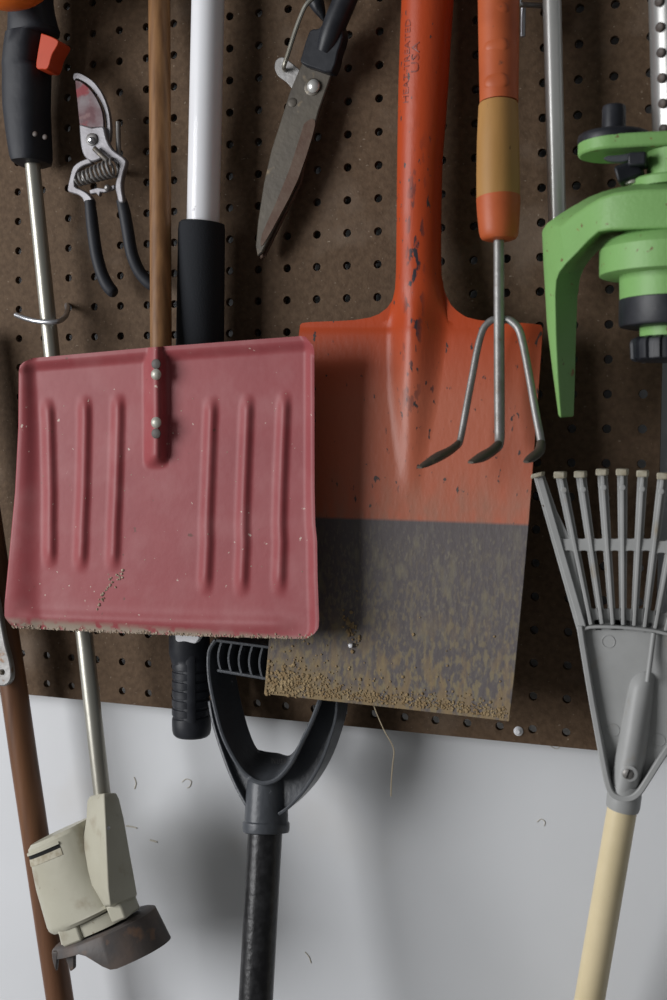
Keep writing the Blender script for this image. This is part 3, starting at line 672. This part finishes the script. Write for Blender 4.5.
tip([(499, 444, .078, 9, 9), (492, 451, .086, 9.5, 12), (482, 457, .096, 9.5, 15), (474, 461, .104, 5.5, 12), (470.5, 462.5, .108, 2.5, 7)]).build('tine_tip', m_greyblade, t)
q = MB(); pxtube(q, [(500, 322, .060), (494, 319.5, .061), (487.5, 323.5, .062), (482.5, 331, .063), (477.5, 349, .065), (472, 378, .068), (466, 410, .072), (461, 437, .075, 6.8), (458.5, 444.5, .078, 6.8), (453, 449, .083, 6.8)], 7.2, 14, smooth=4); q.build('tine', m_steel, t)
tip([(459, 443, .077, 7, 7), (451, 450, .085, 8, 10), (438, 457, .096, 9, 15), (426, 464, .106, 6, 12), (419.5, 467.5, .112, 2.5, 7)]).build('tine_tip', m_greyblade, t)
q = MB(); pxtube(q, [(499, 322, .060), (507, 319.5, .061), (514, 323.5, .062), (519.5, 331, .063), (524, 348, .065), (530, 380, .068), (536, 415, .072), (540.5, 438, .075, 8), (541, 447, .078, 8), (538, 453, .083, 8)], 8, 14, smooth=4); q.build('tine', m_steel, t)
tip([(541, 443, .077, 9, 9), (539.5, 451, .084, 9, 11), (533, 457, .092, 8.5, 13), (528, 460.5, .099, 5, 10), (526, 462, .102, 2.5, 6)]).build('tine_tip', m_greyblade, t)

# chrome hook at the top
t = thing('peg_hook', 'bright chrome peg hook at the top beside the orange handled cultivator', 'hook', P(530, 10, .001))
q = MB(); pxtube(q, [(541, 6, -.012), (541, 5.5, .004), (538, 5.5, .012), (530, 5.2, .022), (522, 4.6, .03), (519.5, 4, .032), (519, -6, .034)], 5.5, 14, smooth=4); q.build('arm', m_chrome, t)
q = MB(); pxtube(q, [(524.5, 4, .020), (523.4, 8, .018), (523, 20, .017), (522.8, 37, .017)], 5.2, 14, smooth=3); q.build('leg', m_chrome, t)

# ------------------------------------------------------------------ metal tube behind the green tool
q = MB(); pxtube(q, [(550, -90, .030, 18.6), (552, 0, .030, 18.6), (557, 215, .030, 17.8), (559, 300, .030, 17.8)], 18, 28)
tag(q.build('metal_tube', m_galv), 'plain dull aluminium tube hanging behind the green tool', 'tube')

# ------------------------------------------------------------------ lime green tool at the right edge
AX = .092
t = thing('green_garden_tool', 'lime green plastic garden tool with spike, black knobs and perforated chrome tube', 'garden tool', P(674, 362, AX))
# tube with holes
q = MB(); pxtube(q, [(671.5, -90, .075, 47), (672, 0, .075, 46), (675, 136, .075, 44)], 46, 36); q.build('perforated_tube', m_perf, t, label='bright metal tube with a row of eyelets')
pt = t.children[-1]
for i in range(-2, 6):
    y = 2 + 25.4 * i; x = 659.5 + y * .035
    c = P(x, y, .0885); q = MB(); nv = Vector((-.42, -.9, 0)).normalized()
    q.lathe(c, nv, [(0, .0031), (.0012, .0031), (.0018, .0025), (.0012, .0013), (.0012, 0)], 16); q.build('eyelet', m_guard, pt)
# top plate
def vlathe(px, prof, d=AX, seg=48, fn=None, yref=None):
    """vertical turned piece, prof: (py at the axis, radius px)"""
    q = MB(); base = P(px, prof[0][0], d); ax_ = Vector((0, 0, 1)); k = mpp(px, prof[0][0], d)
    return q.lathe(base, ax_, [((P(px, y, d) - base).z, r * k) for y, r in prof], seg, fn=fn)
q = MB(); c1 = P(614.5, 156, AX); c2 = P(676, 156, AX); k = mpp(614, 156, AX); r1 = 36 * k; r2 = 30 * k; pl = []
for i in range(25):
    a = math.pi / 2 + math.pi * i / 24; pl.append(c1 + Vector((math.cos(a) * r1, math.sin(a) * r1, 0)))
for i in range(13):
    a = -math.pi / 2 + math.pi * i / 12; pl.append(Vector((c2.x + math.cos(a) * r2, c2.y + math.sin(a) * r2, c1.z)))
q.prism(pl, (0, 0, 14 * k)); q.build('top_plate', m_lime, t, bevel=.0015)
vlathe(614, [(144, 35.5), (139, 36), (136, 35), (134.5, 33), (134.5, 0)]).build('black_disc', m_black, t)
vlathe(613.5, [(136, 11.8), (110, 11.6), (106.5, 11), (105.5, 9.5), (105.5, 0)]).build('knob_stem', m_black, t)
vlathe(676, [(200, 29), (152, 29)]).build('column', m_lime, t)
# lever hardware under the top plate
q = MB(); q.prism(outline(catmull([(603, 158), (610, 161), (624, 161.5), (631, 158), (631, 153), (620, 154.5), (608, 155.5)], 3), AX + .012), (0, .006, 0)); q.build('clamp_lever', m_darkgrey, t, bevel=.001)
q = MB(); k = mpp(638, 160, AX); c = P(638, 161, AX + .016); q.box(c, (8.5 * k, 0, 0), (0, .008, 0), (0, 0, 6.5 * k)); q.build('clamp_nut', m_black, t, bevel=.0012)
q = MB(); c = P(630, 173, AX + .012); q.box(c, (12 * k, .003, 4 * k), (0, .008, 0), (2.5 * k, 0, -8.5 * k)); q.build('clamp_block', m_black, t, bevel=.002)
q = MB(); q.lathe(P(632, 184, AX + .014), (0, 0, 1), [(0, .004), (.002, .004), (.003, .003), (.0035, 0)], 16); q.build('clamp_screw', m_bead, t)
# arm and spike
sec = [ # O(x,y,d)  T  R  I
 ((735, 182, .115), (735, 189, .134), (735, 228, .134), (735, 233.5, .05)),
 ((667, 182, .115), (667, 189, .134), (667, 228.5, .134), (667, 234, .05)),
 ((640, 183.6, .113), (636, 190, .133), (632, 229.2, .133), (640, 235, .05)),
 ((618, 187.5, .110), (614, 193, .131), (610, 230, .131), (624, 235.5, .05)),
 ((603, 191.6, .105), (600, 198, .127), (598, 232, .127), (616, 236.5, .05)),
 ((589, 197, .098), (587, 206, .118), (588, 241, .120), (610, 240, .05)),
 ((573, 206, .091), (573, 216, .109), (577, 253, .114), (601, 248, .05)),
 ((560, 214, .086), (561, 226, .102), (566, 264, .110), (592, 257, .05)),
 ((547, 223.5, .080), (550, 238, .095), (559, 273, .106), (584.5, 267, .05)),
 ((542, 231, .078), (546, 250, .092), (556, 281, .101), (580, 278, .062)),
 ((543.4, 262, .078), (547, 275, .090), (555, 296, .096), (577.6, 296, .066)),
 ((547, 325, .078), (549.5, 328, .083), (555.8, 335, .088), (576, 340, .068)),
 ((552.5, 371, .074), (554, 372, .080), (557.6, 376, .082), (575, 380, .067)),
 ((558.6, 416.5, .070), (559.2, 417, .073), (560.5, 417.6, .078), (573.8, 417, .066))]
rings = []
for i, (O, T, R, I) in enumerate(sec):
    bo = .045 if i < 10 else .055; bo = min(bo, O[2] - .012)
    rings.append([P(O[0] + 2.5, O[1] + 1, bo), P(*O), P(*T), P(*R), P(*I), P(I[0] - 1, I[1] - 1, min(bo, I[2] - .006))])
q = MB(); q.loft(rings); q.build('arm_and_spike', m_lime, t, bevel=.0016, angle=24, segs=3)
vlathe(674, [(190, 44), (182, 44), (180, 42), (179.5, 0)], AX).build('arm_cap', m_lime, t)
vlathe(674, [(276, 71.5), (275, 73), (250, 73.5), (241, 67), (236, 56), (232, 50)], AX).build('housing', m_lime, t)
vlathe(674, [(299.5, 53), (270, 54)], AX).build('housing_neck', m_lime, t)
vlathe(674, [(328, 47), (326.5, 53), (324, 54), (303, 54.2), (300, 54.2), (299, 53)], AX).build('black_ring', m_black, t)
vlathe(674, [(340, 33), (324, 34)], AX).build('spindle', m_lime, t)
vlathe(674, [(361, 38), (359, 41), (344, 42), (340, 41), (337, 36), (337, 0)], AX, 144, fn=lambda a, z: 1 + .035 * math.copysign(1, math.cos(a * 18))).build('ribbed_knob', m_black, t)

# ------------------------------------------------------------------ rake
t = thing('plastic_rake', 'grey plastic fan rake head on a cream painted wooden pole', 'rake', P(565, 1190, .06))
RD_ = .052
q = MB(); pxtube(q, [(624, 790, .056, 27), (622.3, 808, .058, 29.5), (589.5, 1000, .036, 29.8), (558, 1190, .014, 30)], 30, 32); q.build('pole', m_cream, t)
N_T = 15
def ttop(i): return (560.3 + (i - 1) * 20.5 + (0, 0, 0)[0], 474.3 - 2.8 * math.exp(-((i - 3.6) / 2.0) ** 2) + max(0, i - 6) * 2.2)
tops = [(538.7, 475)] + [(560.3, 474.3), (580.6, 473.7), (602.2, 471.5), (622.3, 471.5), (642.8, 473), (663, 475.4)] + [(663 + 20.5 * k, 475.4 + 2.9 * k) for k in range(1, 9)]
bots = [(583, 628)] + [(591, 625), (602, 624.2), (612.6, 625), (623, 625.3), (634, 626), (644.5, 627.5), (655, 628.8), (665.5, 631)] + [(665.5 + 10.6 * k, 631 + 2.6 * k) for k in range(1, 7)]
# head plate: triangle below the tines, with comb of webs
q = MB()
plate = [(579, 622), (583, 621), (600, 618), (625, 619), (650, 621.5), (667, 624), (700, 631), (740, 642), (738, 652), (700, 705), (667, 749), (650, 778), (636, 800), (614, 798), (610, 780), (604, 745), (593, 690)]
q.prism(outline(plate, RD_), (0, .0028, 0)); q.build('head_plate', m_grey_plastic, t, bevel=.0008)
hp = t.children[-1]
# rims
q = MB()
def rimband(pts, th, h):
    pp = catmull(pts, 4); hh = [h + (.010 * sstep(720, 797, y) if h > .006 else 0) for x, y in pp]; q.band([P(x, y, RD_ + e_ * .8) for (x, y), e_ in zip(pp, hh)], th, [-(RD_ + e_) for e_ in hh], -(RD_ - .003))
rimband([(579.5, 626), (590, 690), (600, 745), (607, 779), (612, 792), (620, 797), (630, 797.5), (639, 792), (648, 779), (667, 750), (703, 702), (742, 648)], .0042, .007)
rimband([(581, 634), (585, 629), (595, 627), (620, 627.5), (650, 630.5), (667, 634), (700, 642), (738, 652)], .0022, .005)
q.build('rim', m_grey_plastic, t, bevel=.0008)
# fan of tines
for i in range(N_T):
    a = tops[i]; b = bots[i]
    q = MB(); n_ = 12; rings = []; rr = []
    L = Vector((b[0] - a[0], b[1] - a[1])).normalized(); W_ = Vector((-L.y, L.x)) 
    if W_.x < 0: W_ = -W_
    for k in range(n_ + 1):
        s_ = k / n_; x, y = lerp(a[0], b[0], s_), lerp(a[1], b[1], s_); d = RD_ - .006 * math.sin(math.pi * s_) * 0 + lerp(.006, 0, min(1, s_ * 2))
        w1 = lerp(5.2, 3.6, s_) if i else lerp(5.5, 6.5, s_)
        wr = w1 if i else interp([(0, 5.5), (.25, 7.5), (.45, 13), (1, 8)], s_)
        rings.append([P(x - W_.x * w1, y - W_.y * w1, d), P(x + W_.x * wr, y + W_.y * wr, d), P(x + W_.x * wr, y + W_.y * wr, d - .0022), P(x - W_.x * w1, y - W_.y * w1, d - .0022)])
        w2 = 1.9 if i else 3.4
        rr.append([P(x - W_.x * w2, y - W_.y * w2, d + .0042), P(x + W_.x * w2, y + W_.y * w2, d + .0042), P(x + W_.x * w2, y + W_.y * w2, d - .001), P(x - W_.x * w2, y - W_.y * w2, d - .001)])
    q.loft(rings); q.loft(rr); q.build('tine', m_grey_plastic, t, bevel=.0006); tn = t.children[-1]
    q = MB(); k = mpp(a[0], a[1], RD_)
    if i == 0: q.box(P(a[0] - .8, a[1], RD_ + .010), Vector((5.6 * k, 0, 1.6 * k)), (0, .006, 0), Vector((0, 0, 2.2 * k)))
    else: q.box(P(a[0], a[1] + .5, RD_ + .010), (5.4 * k, 0, 0), (0, .006, 0), (0, 0, 3.3 * k))
    q.build('tine_hook', m_tip, tn, bevel=.0008, label='dusty worn tip')
    if i:
        q = MB(); s_ = .105; disc(q, lerp(a[0], b[0], s_), lerp(a[1], b[1], s_), RD_ + .0092, 3.1, .0005, 0, 14); q.build('dimple', m_grey_plastic, tn)
# webs between tines (with concave ends)
q = MB(); q_b = MB()
for i in range(0, N_T - 1):
    def at(i, yy, off):
        a, b = tops[i], bots[i]; s_ = (yy - a[1]) / (b[1] - a[1]); return (lerp(a[0], b[0], s_) + off, yy)
    for y0, y1, cap0 in ((539 + max(0, i - 5) * 2.2, 550.5 + max(0, i - 5) * 2.2, True), (609 + max(0, i - 5) * 2.2, 630 + max(0, i - 5) * 2.2, False)):
        pts = []
        for k in range(9):
            s_ = k / 8; A_ = at(i, y0, 0); B_ = at(i + 1, y0, 0); bow = 5 * (1 - math.sqrt(max(0, 1 - (2 * s_ - 1) ** 2 * .98))); pts.append((lerp(A_[0], B_[0], s_), y0 - bow))
        for k in range(9):
            s_ = 1 - k / 8; A_ = at(i, y1, 0); B_ = at(i + 1, y1, 0); bow = 5 * (1 - math.sqrt(max(0, 1 - (2 * s_ - 1) ** 2 * .98))) if cap0 else 0; pts.append((lerp(A_[0], B_[0], s_), y1 + bow))
        (q if cap0 else q_b).prism(outline(pts, RD_ + (.003 if cap0 else 0)), (0, .0024, 0))
q.build('cross_web', m_grey_plastic, t, bevel=.0004); q_b.build('tine_base_web', m_grey_plastic, t)
# raised socket boss, fin, screw, collar
q = MB(); full = catmull([(645, 671, 10, .002), (643.5, 677, 22, .006), (641, 690, 26, .009), (635, 730, 29, .013), (630, 760, 31, .015), (625, 785, 31, .016), (623, 797, 30, .016)], 4); rings = []
for x, y, w_, h in full:
    c = P(x, y, RD_ - .002); k = mpp(x, y, RD_); rings.append([c + Vector((math.cos(a) * w_ * k / 2, -max(0, math.sin(a)) ** .8 * (h + .002), math.cos(a) * w_ * k * .09)) for a in [math.pi * j / 18 for j in range(19)]])
q.loft(rings, closed=True); q.build('socket', m_grey_plastic, t, angle=50)
q = MB(); pxtube(q, [(653.8, 633, RD_ + .004, 5), (651, 655, RD_ + .005, 5), (647.5, 682, RD_ + .010, 5)], 5, 12); q.build('fin', m_grey_plastic, t)
sc_d = RD_ + .0145
q = MB(); disc(q, 629.5, 773.5, sc_d, 8.2, .0012); q.build('screw_boss', m_grey_plastic, t)
q = MB(); disc(q, 628, 774, sc_d + .001, 5.4, .0012, .0003); q.build('screw', m_steel, t, label='grey slotted screw')
scr = t.children[-1]
q = MB(); c = P(628, 774, sc_d + .0026); q.box(c, (.0009, 0, .0028), (0, .0003, 0), (.0004, 0, -.00015)); q.build('slot', m_inside, scr)
q = MB(); pxtube(q, [(625, 786, .056, 33), (624.3, 795, .057, 34), (623, 806, .058, 33.5), (622.5, 808.5, .058, 32)], 33, 32); q.build('collar', m_grey_plastic, t)
for x, y in ((608.5, 641.5), (613, 730), (658.5, 740)):
    q = MB(); k = mpp(x, y, RD_); c = P(x, y, RD_); q.tube([c + Vector((math.cos(a) * 6.3 * k, -.0001, math.sin(a) * 6.3 * k)) for a in [2 * math.pi * j / 24 for j in range(25)]], .00035, 6, cap=False); q.build('mould_mark', m_grey_plastic, hp)
